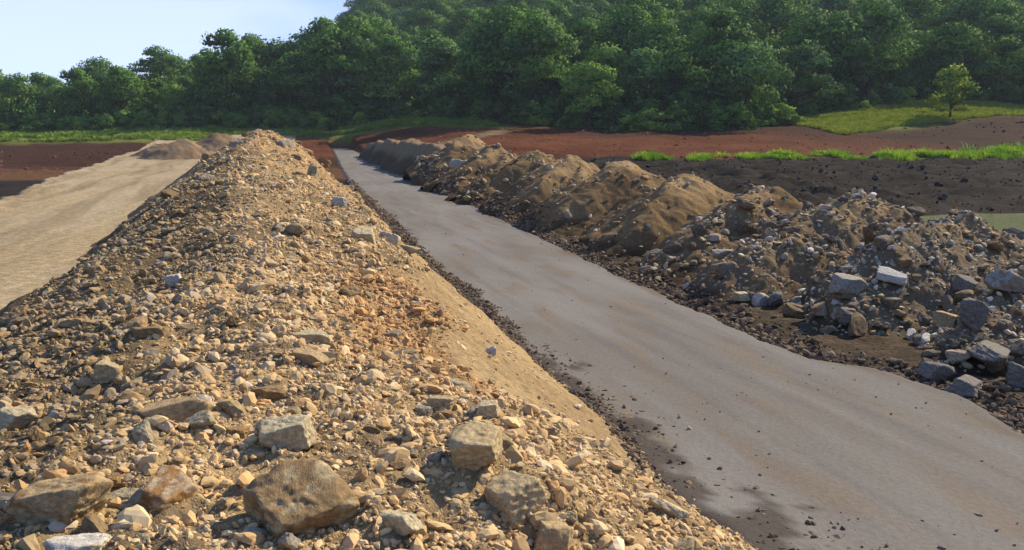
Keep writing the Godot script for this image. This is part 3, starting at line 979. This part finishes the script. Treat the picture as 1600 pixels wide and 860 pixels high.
func right_mounds(_i4: Array) -> void:
	# the long far bank
	var bank := put("earth_bank", field(steps(3.2, 14.0, func(_v): return 0.16), steps(54.0, 110.0, func(_v): return 0.2), windrow_y,
		func(x, d, y, _n):
			var p := n_patch.get_noise_2d(x * 5.0, d * 3.0)
			var q := n_mid.get_noise_2d(x * 0.9, d * 0.9)
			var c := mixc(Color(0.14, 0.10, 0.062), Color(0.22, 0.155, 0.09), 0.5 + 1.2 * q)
			return mixc(c, Color(0.42, 0.30, 0.165), smoothstep(0.9, 1.6, y - track_y(d) + 0.8 * p)),  # tan crest, kept pale to paint in the sun on the bank's top
		func(_x, d, y): return y > track_y(d) - 0.25), mats.heap)
	tag(bank, "long low earth bank with a dark shaded face beside the far track", "bank")
	for k in MOUNDS.size():
		var m = MOUNDS[k]
		var step: float = m[6]
		var reach: float = m[2] / 0.66 + 0.9
		var xs := steps(m[3] - 1.0, m[0] + reach, func(_v): return step)
		var ds := steps(minf(m[1], m[4]) - reach, m[1] + reach, func(_v): return step)
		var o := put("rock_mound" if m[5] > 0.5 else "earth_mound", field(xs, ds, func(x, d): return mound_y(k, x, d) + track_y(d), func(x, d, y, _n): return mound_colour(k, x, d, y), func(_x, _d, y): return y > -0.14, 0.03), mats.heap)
		tag(o, MOUND_LABELS[k], "mound", "mounds tipped in a row along the right of the track")
		# its stones
		var rocky: float = m[5]
		var n_parts := int(10 + 80 * rocky) if rocky > 0.1 else 0
		var placed := 0
		var tries := 0
		while placed < n_parts and tries < 4000:
			tries += 1
			var x := rng.randf_range(m[3] - 0.2, m[0] + 1.2) if k < 8 or placed % 2 else rng.randf_range(m[3] - 0.2, m[0] - 1.8)
			var d := rng.randf_range(minf(m[1], m[4]) - 2.0, m[1] + 1.5)
			var y := mound_y(k, x, d)
			if y < 0.02 or mounds_top(x, d) > y + track_y(d) + 0.03: continue
			var lo := (0.0085 if k < 8 else 0.0105) * d
			var size: float = power_size(lo, lo * 3.0, 2.9) * (0.7 + 0.5 * (1.0 - y / m[2]))
			var st := MeshInstance3D.new()
			st.name = "stone" if placed == 0 else "stone_%03d" % placed
			st.mesh = grey_variant(rng.randi() % 1000)
			st.transform = Transform3D(turned(0.7).scaled_local(Vector3.ONE * size), Vector3(x, y + track_y(d) + size * rng.randf_range(0.0, 0.22), -d))
			o.add_child(st, true)
			placed += 1
		var where := []
		for q in int(250 + 6500 * rocky):
			var x := rng.randf_range(m[3] - 0.5, m[0] + 1.6)
			var d := rng.randf_range(minf(m[1], m[4]) - 2.4, m[1] + 2.0)
			var y := mound_y(k, x, d)
			if y < 0.0 or mounds_top(x, d) > y + track_y(d) + 0.02: continue
			var size: float = power_size(0.0018 * d + 0.008, 0.009 * d + 0.03, 2.7)
			var col := pick(GREY, 1.25) * Color(1.05, 1.0, 0.9) if rng.randf() < rocky * 0.7 else pick(TAN, 0.7)
			where.append([Vector3(x, y + track_y(d) + size * rng.randf_range(-0.05, 0.25), -d), size, col])
		scatter("gravel", "pebbles", where, gravel_meshes.slice(0, 6), mats.stone, o)
	# three low pinkish heaps at the far end of the bench
	var far := [[-12.5, 88.0, 2.1], [-9.2, 90.0, 2.7], [-15.6, 95.0, 1.6]]
	for k in 3:
		var m = far[k]
		var o := put("earth_mound", field(steps(m[0] - 4.5, m[0] + 4.5, func(_v): return 0.18), steps(m[1] - 4.5, m[1] + 4.5, func(_v): return 0.18),
			func(x, d): return 0.6 + m[2] - 0.62 * (sqrt(pow((x - m[0]) * 0.8, 2) + pow(d - m[1], 2) + 0.3) - 0.5) + 0.25 * n_mid.get_noise_2d(x * 0.6, d * 0.6) + 0.08 * n_fine.get_noise_2d(x * 0.5, d * 0.5),
			func(x, d, _y, _n): return mixc(Color(0.36, 0.235, 0.13), Color(0.46, 0.33, 0.2), 0.5 + 1.4 * n_mid.get_noise_2d(x, d)),
			func(_x, _d, y): return y > 0.5), mats.heap)
		tag(o, ["pinkish earth mound in the middle at the far end of the sand bench", "pinkish earth mound at the far end of the bench, touching the rubble heap's crest", "lowest pinkish earth mound at the bench's far end, nearest the dark soil"][k], "mound", "pinkish mounds at the end of the bench")

# x, d, size (long, high, deep), turn, tilt, blockiness, colour, stain colour, stain share, sink, name, label
func boulders(i4: Array) -> void:
	var buff := Color(0.78, 0.60, 0.33)
	var tan_ := Color(0.70, 0.51, 0.27)
	var brown := Color(0.48, 0.32, 0.16)
	var cream := Color(0.86, 0.71, 0.43)
	var white := Color(0.88, 0.82, 0.70)
	var grey := Color(0.36, 0.325, 0.27)
	var rust := Color(0.48, 0.27, 0.115)
	var list := BOULDERS
	for k in list.size():
		var b = list[k]
		var cols: Array = {"buff": [buff, rust], "tan": [tan_, rust], "brown": [brown, buff], "cream": [cream, tan_], "white": [white, cream], "grey": [grey, Color(0.40, 0.385, 0.36)], "palegrey": [Color(0.58, 0.52, 0.43), Color(0.47, 0.35, 0.24)], "rust": [Color(0.62, 0.47, 0.30), rust]}[b[8]]
		var m := stone_mesh(i4, 900 + k * 3, b[2] * (0.9 if b[0] < 4.0 else 0.82), b[5], 0.065, true, cols[0], cols[1], b[9])
		var o := put("boulder" if maxf(b[2].x, b[2].z) > 0.3 else "rock", m, mats.rock)
		var x: float = b[0]
		var d: float = b[1]
		var y := heap_y(x, d) if x < 4.0 else maxf(maxf(mounds_top(x, d), ground_y(x, d)), windrow_y(x, d) if d > 54.0 else -1.0)
		o.transform = Transform3D(Basis.from_euler(Vector3(deg_to_rad(b[4].x), deg_to_rad(b[3]), deg_to_rad(b[4].y))), Vector3(x, y + b[2].y * b[6], -d))
		tag(o, b[7], "rock")

const BOULDERS := [
	[-0.13, 3.7, Vector3(0.44, 0.3, 0.36), 20, Vector2(8, -6), 0.8, 0.22, "large brown boulder with a pale top, at the bottom edge of the photo", "brown", 0.35],
	[0.69, 4.08, Vector3(0.3, 0.21, 0.26), -18, Vector2(6, 4), 1, 0.25, "flat topped buff block, the upper one of a pair low on the heap", "buff", 1.2],
	[0.83, 3.84, Vector3(0.27, 0.21, 0.25), 35, Vector2(-10, 10), 0.8, 0.15, "buff rock leaning against the flat topped block, on its right", "buff", 1.0],
	[0.98, 3.68, Vector3(0.24, 0.16, 0.2), 70, Vector2(20, 0), 0.5, 0.1, "greenish tan rock right below the pair of buff blocks", "tan", 1.3],
	[-0.21, 4.38, Vector3(0.27, 0.22, 0.2), -8, Vector2(14, 3), 1, 0.22, "pale cream block with a notched top, above the large brown boulder", "cream", 0.8],
	[-0.8, 4.72, Vector3(0.36, 0.14, 0.2), 12, Vector2(0, 8), 0.5, 0.12, "long tan rock lying left of the pale cream block", "tan", 0.9],
	[-1.23, 6.5, Vector3(0.24, 0.11, 0.18), 5, Vector2(-12, 0), 0.9, 0.2, "reddish brown slab tilted on the shaded left half of the heap", "brown", 1.5],
	[-1.09, 3.8, Vector3(0.36, 0.24, 0.28), -25, Vector2(0, 12), 0.6, 0.15, "knobbly tan boulder in the lower left corner of the heap", "tan", 0.6],
	[-0.95, 3.46, Vector3(0.24, 0.13, 0.2), 15, Vector2(0, 0), 0.6, 0.15, "white grey rock at the bottom edge, below the knobbly tan boulder", "white", 0.9],
	[-0.69, 3.88, Vector3(0.34, 0.22, 0.24), 60, Vector2(10, 0), 0.4, 0.05, "rust stained pinkish rock between two boulders at the bottom of the heap", "rust", 0.1],
	[-0.12, 5.78, Vector3(0.28, 0.11, 0.17), -22, Vector2(-6, -14), 0.5, 0.12, "tan slab with a dark hollow beneath it, above the cream block", "tan", 1.2],
	[0.28, 3.58, Vector3(0.22, 0.1, 0.11), -48, Vector2(0, 10), 0.8, 0.2, "narrow pale rock right of the large brown boulder", "cream", 1.2],
	[0.5, 11.0, Vector3(0.34, 0.26, 0.24), 10, Vector2(20, 0), 0.3, 0.2, "left one of three whitish rocks on the heap's edge beside the track", "cream", 1.5],
	[0.96, 13.38, Vector3(0.32, 0.2, 0.24), 40, Vector2(0, -8), 0.3, 0.2, "middle one of three whitish rocks on the heap's edge beside the track", "white", 0.6],
	[1.3, 14.2, Vector3(0.44, 0.16, 0.24), -20, Vector2(0, -10), 0.5, 0.2, "long right one of three whitish rocks on the heap's edge beside the track", "cream", 1.5],
	[0.29, 15.28, Vector3(0.24, 0.2, 0.2), 0, Vector2(0, 0), 0.4, 0.25, "small white rock high on the heap's edge, beyond the three whitish ones", "white", 1.5],
	[-0.09, 6.45, Vector3(0.27, 0.1, 0.16), -10, Vector2(0, -8), 0.7, 0.15, "thin pale slab lying flat halfway up the heap", "cream", 0.9],
	[0.77, 4.32, Vector3(0.28, 0.16, 0.2), 10, Vector2(0, -6), 0.3, 0.1, "rounded tan rock just above the flat topped buff block", "tan", 1.1],
	[1.92, 4.55, Vector3(0.24, 0.09, 0.1), -42, Vector2(0, -20), 0.6, 0.3, "long pale splinter of rock low on the heap's slope to the track", "cream", 1.4],
	[-1.38, 5.95, Vector3(0.19, 0.16, 0.16), 0, Vector2(0, 0), 0.2, 0.2, "round buff stone on the heap's shaded left side, below the reddish slab", "buff", 1.3],
	[-0.33, 5.16, Vector3(0.19, 0.09, 0.15), 30, Vector2(0, 0), 0.4, 0.15, "low brown rock between the cream block and the tan slab", "brown", 0.7],
	[-1.29, 8.1, Vector3(0.17, 0.12, 0.14), 0, Vector2(0, 0), 0.2, 0.3, "small white stone near the crest on the heap's left", "white", 1.5],
	[1.5, 7.9, Vector3(0.11, 0.1, 0.1), 0, Vector2(0, 0), 0.2, 0.3, "small bright white stone at the border of gravel and bare sand", "white", 2],
	[0.91, 4.9, Vector3(0.14, 0.11, 0.12), 0, Vector2(0, 0), 0.2, 0.25, "small cream stone above the rounded tan rock", "cream", 2],
	[-1.68, 5.13, Vector3(0.2, 0.16, 0.16), 40, Vector2(0, 0), 0.3, 0.2, "pale stone at the left edge of the photo on the shaded slope", "cream", 1],
	[0.67, 5.15, Vector3(0.21, 0.11, 0.15), -30, Vector2(0, 8), 0.5, 0.2, "flat buff stone amid the gravel right of the heap's middle", "buff", 1],
	[8.42, 11.8, Vector3(0.62, 0.2, 0.34), -32, Vector2(14, -14), 1, 0.45, "bright white slab tilted on the grey rock mound", "white", 3],
	[7.62, 11.7, Vector3(0.66, 0.36, 0.4), 12, Vector2(0, -6), 0.9, 0.3, "pale grey block left of the bright white slab", "palegrey", 0.9],
	[7.4, 11.4, Vector3(0.4, 0.24, 0.3), -10, Vector2(0, 0), 0.5, 0.25, "pinkish grey rock in front of the pale grey block", "palegrey", 0.2],
	[8.28, 9.84, Vector3(0.9, 0.4, 0.46), 42, Vector2(24, -16), 1, 0.4, "big blue grey slab with a white top, propped up on the nearest grey mound", "grey", 3],
	[7.91, 9.06, Vector3(0.95, 0.26, 0.5), 38, Vector2(18, -10), 1, 0.3, "long flat grey slab lying below the propped blue grey one", "grey", 3],
	[8.57, 10.7, Vector3(0.6, 0.3, 0.4), 40, Vector2(16, -8), 0.7, 0.3, "tan rock behind the propped blue grey slab, on its left", "tan", 2],
	[7.22, 11.75, Vector3(0.3, 0.24, 0.26), 60, Vector2(0, 0), 0.5, 0.3, "cream and rust rock at the foot of the grey rock mound", "rust", 0.3],
	[7.17, 13.52, Vector3(0.3, 0.24, 0.25), 0, Vector2(0, 10), 0.6, 0.35, "white rock at the track side foot of the peaked rubble mound", "white", 0.8],
	[6.99, 13.8, Vector3(0.38, 0.2, 0.26), 20, Vector2(0, 0), 0.4, 0.3, "cream rock left of the white one at the foot of the peaked mound", "cream", 1],
	[7.4, 15.45, Vector3(0.5, 0.2, 0.34), -10, Vector2(0, 0), 0.7, 0.3, "pale flat rock on the slope of the small tan topped mound", "palegrey", 1.5],
	[8.15, 10.88, Vector3(0.3, 0.12, 0.14), 60, Vector2(0, 14), 0.8, 0.5, "left one of two white splinters at the foot of the propped slab", "white", 2],
	[7.87, 10.2, Vector3(0.3, 0.11, 0.13), 52, Vector2(0, 18), 0.8, 0.5, "right one of two white splinters at the foot of the propped slab", "white", 2],
	[7.39, 13.35, Vector3(0.34, 0.26, 0.3), 0, Vector2(0, 0), 0.6, 0.3, "grey block right of the white rock at the foot of the peaked mound", "grey", 1],
	[7.05, 8.4, Vector3(0.62, 0.26, 0.4), 28, Vector2(8, -6), 0.8, 0.25, "grey slab at the foot of the nearest mound, closest to the track", "grey", 1.2],
	[9.65, 11.7, Vector3(0.55, 0.34, 0.4), 30, Vector2(14, -10), 0.8, 0.3, "dark grey block behind the propped slab, below the mound's crest", "grey", 2],
	[9.23, 10.42, Vector3(0.6, 0.34, 0.44), 20, Vector2(10, -16), 0.9, 0.3, "brownish grey block above and right of the propped slab", "palegrey", 0.3],
	[7.1, 9.0, Vector3(0.5, 0.24, 0.36), 10, Vector2(0, -10), 0.8, 0.25, "small dark slab by the track in front of the nearest mound", "grey", 0.8],
	[7.77, 8.4, Vector3(0.6, 0.3, 0.4), 50, Vector2(20, -10), 0.9, 0.3, "upright dark grey slab at the right edge of the photo", "grey", 1.6],
	[7.94, 53.0, Vector3(0.95, 0.7, 0.7), 0, Vector2(0, 0), 0.5, 0.3, "lone white rock on the far earth mound beside the track", "white", 1.2],
]

func edge_clods() -> void:
	# dark clods that line both edges of the track
	var where := []
	for k in 9000:
		var d := power_size(4.0, 75.0, 1.2)
		var x := track_right(d) + absf(rng.randfn()) * 0.28 - 0.02
		if x > 7.6: continue
		var size: float = power_size(0.0022 * d + 0.012, 0.10 + 0.003 * d, 2.3)
		var y := maxf(ground_y(x, d), mounds_top(x, d))
		var col := Color(0.085, 0.062, 0.043).lerp(Color(0.24, 0.175, 0.11), rng.randf() * rng.randf())
		where.append([Vector3(x, y + size * rng.randf_range(-0.1, 0.2), -d), size, col * rng.randf_range(0.7, 1.2)])
	tag(scatter("dark_clods", "clods", where, gravel_meshes, mats.clod, self), "dark earth clods along the right edge of the track", "clods")
	var other := []
	for k in 15000:
		var d := power_size(3.0, 60.0, 1.2)
		var wide := dark_edge(d)
		var x := track_left(d) + 0.05 - 0.06 * rng.randf() + wide * (absf(rng.randfn()) * 0.42 - 0.08)
		if rng.randf() < 0.3: x = track_left(d) - rng.randf() * 0.25
		var size: float = power_size(0.0016 * d + 0.006, 0.05 + 0.003 * d, 3.0)
		var y := maxf(track_y(d), heap_y(x, d))
		var col := Color(0.08, 0.06, 0.045).lerp(Color(0.26, 0.19, 0.115), rng.randf() * rng.randf())
		other.append([Vector3(x, y + size * rng.randf_range(-0.1, 0.2), -d), size, col])
	tag(scatter("dark_crumbs", "crumbs", other, gravel_meshes, mats.clod, self), "dark crumbs of earth along the left edge of the track", "clods")

func track_crumbs() -> void:
	var where := []
	for k in 380:
		var d := power_size(4.5, 50.0, 1.15)
		var x := lerpf(track_left(d), track_right(d), pow(rng.randf(), 1.0 if k % 3 else 2.5))
		var size: float = power_size(0.012, 0.05, 2.6)
		where.append([Vector3(x, track_y(d) + 0.015, -d), size, Color(0.10, 0.085, 0.07).lerp(Color(0.3, 0.24, 0.16), rng.randf() * rng.randf())])
	tag(scatter("track_crumbs", "crumbs", where, gravel_meshes.slice(0, 4), mats.stone, self), "small crumbs and pebbles scattered over the grey track", "crumbs")

func soil_clods() -> void:
	var where := []
	for k in 5000:
		var d := rng.randf_range(38.5, 75.0)
		var x := rng.randf_range(12.5, 82.0)
		if x > d * 1.02 + 8.0: continue
		var size: float = power_size(0.07, 0.5, 2.8)
		var col := Color(0.055, 0.045, 0.036).lerp(Color(0.105, 0.086, 0.068), rng.randf() * rng.randf())
		where.append([Vector3(x, ground_y(x, d) + size * rng.randf_range(-0.15, 0.2), -d), size, col])
	for k in 5000:
		var d := rng.randf_range(76.0, 122.0)
		var x := rng.randf_range(-62.0, 104.0)
		if x > -18.0 and x < 4.0 or d > wood_edge(x) - 4.0 or x > 64.0 and d > wood_edge(x) - 16.0: continue
		if n_mid.get_noise_2d(x * 0.25, d * 0.25) < 0.0: continue
		var size: float = power_size(0.1, 0.55, 2.9)
		var col := ground_colour(x, d, 0.0, Vector3.UP)
		where.append([Vector3(x, ground_y(x, d) + size * rng.randf_range(-0.2, 0.1), -d), size, col * rng.randf_range(0.8, 1.3)])
	tag(scatter("soil_clods", "clods", where, gravel_meshes, mats.clod, self), "lumps of turned dark and red soil lying beyond the mounds", "soil")

# ------------------------------------------------------------------ forest and grass
func forest() -> void:
	var dark := Color(0.056, 0.118, 0.030)
	var mid := Color(0.092, 0.175, 0.036)
	var blue := Color(0.090, 0.160, 0.065)
	var light := Color(0.150, 0.240, 0.045)
	var yellow := Color(0.26, 0.31, 0.035)
	var kinds := [
		[make_tree("a", 1, 10.5, 5.2, 0.30, 2.2, 34, mid, dark, 0.27, 165), "broad mid green tree"],
		[make_tree("b", 2, 12.5, 5.0, 0.28, 1.7, 36, dark, mid, 0.29, 165), "tall dark green tree"],
		[make_tree("c", 3, 9.5, 5.8, 0.42, 3.0, 32, blue, mid, 0.26, 165), "flat crowned grey green tree"],
		[make_tree("d", 4, 11.0, 4.4, 0.25, 1.5, 30, blue, dark, 0.27, 165), "narrow grey green tree"],
		[make_tree("e", 5, 9.0, 4.6, 0.24, 1.9, 30, light, mid, 0.26, 165), "light green round tree"],
		[make_tree("f", 6, 13.5, 5.8, 0.34, 2.0, 40, mid, blue, 0.29, 165), "tall wide green tree"],
		[make_tree("g", 7, 8.0, 4.0, 0.2, 1.8, 26, dark, light, 0.26, 165), "small dark green tree"],
		[make_tree("h", 8, 10.0, 5.4, 0.36, 2.6, 34, light, blue, 0.26, 165), "pale green umbrella tree"],
	]
	var shrubs := [
		[make_tree("i", 11, 3.4, 2.3, 0.05, 1.6, 16, mid, light, 0.24, 110), "leafy green shrub"],
		[make_tree("j", 12, 4.6, 2.5, 0.08, 1.5, 18, dark, mid, 0.26, 110), "tall dark green shrub"],
		[make_tree("k", 13, 2.6, 2.1, 0.02, 1.8, 14, light, yellow, 0.22, 110), "bright green bush"],
	]
	var used := {}
	# trees picked out one by one: kind, x, d, height factor, turn, label
	var picked := [
		[make_tree("l", 21, 7.6, 3.6, 0.24, 1.7, 24, yellow, Color(0.10, 0.16, 0.03), 0.28, 100), 90.0, 115.0, 1.0, 0.4, "yellow green tree standing alone on the sunny grass in front of the forest", "lone_tree"],
		[kinds[2][0], 58.0, 116.0, 1.1, 1.0, "large grey green tree leaning out over the dark edge of the red earth", "forest_tree"],
		[kinds[4][0], 37.5, 122.0, 1.0, 2.0, "round light green tree at the forest edge above the red earth, centre of the photo", "forest_tree"],
		[kinds[5][0], 12.0, 156.0, 1.0, 0.3, "tall wide tree at the forest edge right behind the end of the track", "forest_tree"],
		[kinds[7][0], -57.0, 176.0, 1.15, 0.5, "pale umbrella crowned tree standing up against the sky at the far left", "forest_tree"],
		[kinds[1][0], -25.5, 226.0, 1.0, 0.9, "dark tree whose rounded top stands highest on the left skyline", "forest_tree"],
		[kinds[3][0], 73.0, 126.0, 1.0, 0.9, "dark narrow tree at the forest edge left of the lone yellow green tree", "forest_tree"],
		[kinds[0][0], 106.0, 136.0, 1.2, 0.2, "broad tree at the right edge of the photo above the sunny grass", "forest_tree"],
	]
	var spots := []
	for p in picked:
		spots.append(Vector2(p[1], p[2]))
		plant(p[0], used, p[6], p[1], p[2], p[3], p[4], p[5], "tree", "")
	var mass := []
	var cands := []
	for row in 50:
		for col in 62:
			var x := -130.0 + col * 8.2 + (4.1 if row % 2 else 0.0) + rng.randfn() * 1.9
			var back := 3.5 + row * 6.6 + rng.randfn() * 1.7
			var d := wood_edge(x) + back
			# what the photograph could show: within the frame (and some way beside it), not above it, not behind the crest
			if x < -0.40 * d - 14.0 or x > 0.87 * d + 12.0: continue
			if land_y(x, d) - 2.8 > 0.175 * d: continue
			if x < -10.0 and d > 262.0 or d > 440.0: continue
			if row > 25 and x < 0: continue
			if spots.any(func(s): return s.distance_to(Vector2(x, d)) < 5.5): continue
			if x > 66.0 and x < 112.0 and back < 6.5: continue
			cands.append([x, d, back])
	cands.sort_custom(func(a, b): return a[1] < b[1])
	var chosen := []
	for s in cands:
		var kind: int = rng.randi() % kinds.size()
		var side: String = "above the sand bench" if s[0] < -12.0 else "behind the track's end" if s[0] < 22.0 else "behind the red earth" if s[0] < 70.0 else "above the sunny grass"
		var depth: String = "at the forest edge" if s[2] < 8.0 else "in the lower forest" if s[2] < 36.0 else "high on the hillside"
		var f := rng.randf_range(0.95, 1.35) * (0.74 if s[0] < -18.0 else 0.85 if s[0] < 10.0 and s[2] > 20.0 else 1.0)
		if chosen.size() < 285: chosen.append([s[0] / s[1], kinds[kind][0], "forest_tree", s[0], s[1], f, kinds[kind][1], depth + " " + side, "tree", "trees of the forest on the hill"])
		else: mass.append([kind, s, f])
	plant_row(chosen, used)
	# the farthest trees as one mass
	var far := Node3D.new()
	far.name = "far_forest"
	add_child(far)
	tag(far, "far green forest covering the top of the hill", "forest", "", "stuff")
	for kind in kinds.size():
		var t := mass.filter(func(m): return m[0] == kind)
		if t.is_empty(): continue
		var mm := MultiMesh.new()
		mm.transform_format = MultiMesh.TRANSFORM_3D
		mm.mesh = kinds[kind][0].get_node("crown").mesh
		mm.instance_count = t.size()
		for i in t.size():
			var s = t[i][1]
			mm.set_instance_transform(i, Transform3D(Basis(Vector3.UP, rng.randf() * TAU).scaled(Vector3.ONE * t[i][2]), Vector3(s[0], land_y(s[0], s[1]) - 0.3, -s[1])))
		var o := MultiMeshInstance3D.new()
		o.name = "crowns"
		o.multimesh = mm
		o.material_override = mats.leaf
		o.set_meta("kind", "stuff")
		far.add_child(o, true)
	# undergrowth along the edge
	var low := []
	for k in 130:
		var x := lerpf(-75.0, 112.0, (k + rng.randf()) / 130.0)
		var d := wood_edge(x) + rng.randf_range(-2.5, 3.5)
		if x > 66.0 and x < 112.0 and d < wood_edge(x) + 0.5: continue
		var sh = shrubs[rng.randi() % 3]
		var side: String = "left of the sand bench" if x < -40.0 else "above the sand bench" if x < -14.0 else "behind the rubble heap's top" if x < 0.0 else "behind the track's end" if x < 20.0 else "behind the long earth bank" if x < 40.0 else "above the red earth" if x < 66.0 else "behind the sunny grass"
		low.append([x / d, sh[0], "shrub", x, d, rng.randf_range(0.7, 1.3), sh[1], "below the forest " + side, "shrub", "shrubs along the forest edge"])
	plant_row(low, used)
	var under := []
	for k in 420:
		var x := rng.randf_range(-110.0, 125.0)
		var d := wood_edge(x) + 4.0 + 70.0 * pow(rng.randf(), 1.4)
		if x > 66.0 and d < wood_edge(x) + 7.0: continue
		under.append([Vector3(x, land_y(x, d) - 0.3, -d), rng.randf_range(0.9, 1.7), Color(0.9, 0.9, 0.9)])
	tag(scatter("undergrowth", "leaves", under, shrubs.map(func(m): return m[0].get_node("crown").mesh), mats.leaf, self, 1.0, 0.05), "dense undergrowth among the trunks of the forest", "undergrowth")
	print("trees ", chosen.size(), " mass ", mass.size(), " shrubs ", low.size())
	for kd in kinds + shrubs: if not used.has(kd[0]): kd[0].free()

const ORDER := ["", "second", "third", "fourth", "fifth", "sixth", "seventh", "eighth", "ninth", "tenth", "eleventh", "twelfth", "thirteenth", "fourteenth", "fifteenth", "sixteenth", "seventeenth", "eighteenth", "nineteenth", "twentieth", "twenty-first", "twenty-second"]

# Plants a list of look-alikes; each is named by its kind and place, and counted from the left among those like it.
func plant_row(list: Array, used: Dictionary) -> void:
	list.sort_custom(func(a, b): return a[0] < b[0])
	var total := {}
	for e in list: total[e[6] + e[7]] = total.get(e[6] + e[7], 0) + 1
	var seen_ := {}
	for e in list:
		var key: String = e[6] + e[7]
		var k: int = seen_.get(key, 0)
		seen_[key] = k + 1
		var label: String = "%s %s" % [e[6], e[7]]
		if total[key] > 1: label = ("leftmost " if k == 0 else "rightmost " if k == total[key] - 1 else ORDER[mini(k, 21)] + " ") + label + ("" if k == 0 or k == total[key] - 1 else ", from left")
		plant(e[1], used, e[2], e[3], e[4], e[5], rng.randf() * TAU, label, e[8], e[9])

func plant(proto: Node3D, used: Dictionary, called: String, x: float, d: float, size: float, turn: float, label: String, category: String, group: String) -> void:
	var o: Node3D = proto
	if used.has(proto): o = proto.duplicate()
	used[proto] = true
	o.name = numbered(called)
	for key in ["label", "category", "group"]: if o.has_meta(key): o.remove_meta(key)
	add_child(o, true)
	o.position = Vector3(x, ground_y(x, d) - 0.15, -d)
	o.rotation.y = turn
	o.scale = Vector3.ONE * size
	tag(o, label, category, group)

func grasses() -> void:
	var tufts := []
	for k in 5: tufts.append(tuft_mesh(40 + k, 26, 0.55, 0.4, 0.06))
	var where := []
	# the bright strip of weeds beyond the dark soil
	for k in 5200:
		var x := rng.randf_range(27.0, 78.0)
		var d := 74.0 + rng.randfn() * (0.7 + 0.03 * (x - 27.0)) + 1.5 * n_patch.get_noise_2d(x * 2.0, 3.0)
		var thick := n_mid.get_noise_2d(x * 0.35, 90.0 + d * 0.2)
		if thick < lerpf(0.13, -0.08, smoothstep(30.0, 64.0, x)): continue
		var c := Color(0.19, 0.34, 0.04).lerp(Color(0.42, 0.50, 0.08), clampf(rng.randf() + n_patch.get_noise_2d(x * 4.0, 70.0), 0.0, 1.0))
		where.append([Vector3(x, ground_y(x, d) - 0.03, -d), rng.randf_range(0.4, 0.9) * (0.6 + 1.7 * maxf(0.0, thick + 0.1)) * lerpf(0.9, 1.5, smoothstep(45.0, 72.0, x)), c])
	var n1 := where.size()
	tag(scatter("weed_strip", "weeds", where, tufts, mats.leaf, self, 1.0, 0.12), "bright green strip of weeds between dark soil and red earth", "weeds")
	var mead := []
	for k in 9000:
		var x := rng.randf_range(66.0, 112.0)
		var d := wood_edge(x) - rng.randf_range(-2.0, 16.0)
		var c := Color(0.19, 0.25, 0.035).lerp(Color(0.38, 0.38, 0.08), rng.randf())
		mead.append([Vector3(x, ground_y(x, d) - 0.03, -d), rng.randf_range(0.45, 1.0), c])
	for k in 13000:
		var x := rng.randf_range(-68.0, 26.0)
		var d := wood_edge(x) - rng.randf_range(-2.0, 22.0 if x < 0.0 else 18.0)
		if x > -14.0 and d < wood_edge(x) - 11.0: continue
		if n_patch.get_noise_2d(x * 1.5, d * 1.5) < -0.2: continue
		var c := Color(0.13, 0.22, 0.035).lerp(Color(0.28, 0.34, 0.07), rng.randf())
		mead.append([Vector3(x, ground_y(x, d) - 0.03, -d), rng.randf_range(0.5, 1.2), c])
	tag(scatter("meadow_grass", "grass", mead, tufts, mats.leaf, self, 1.0, 0.12), "sunlit grass at the foot of the forest", "grass")
	print("weeds ", n1)
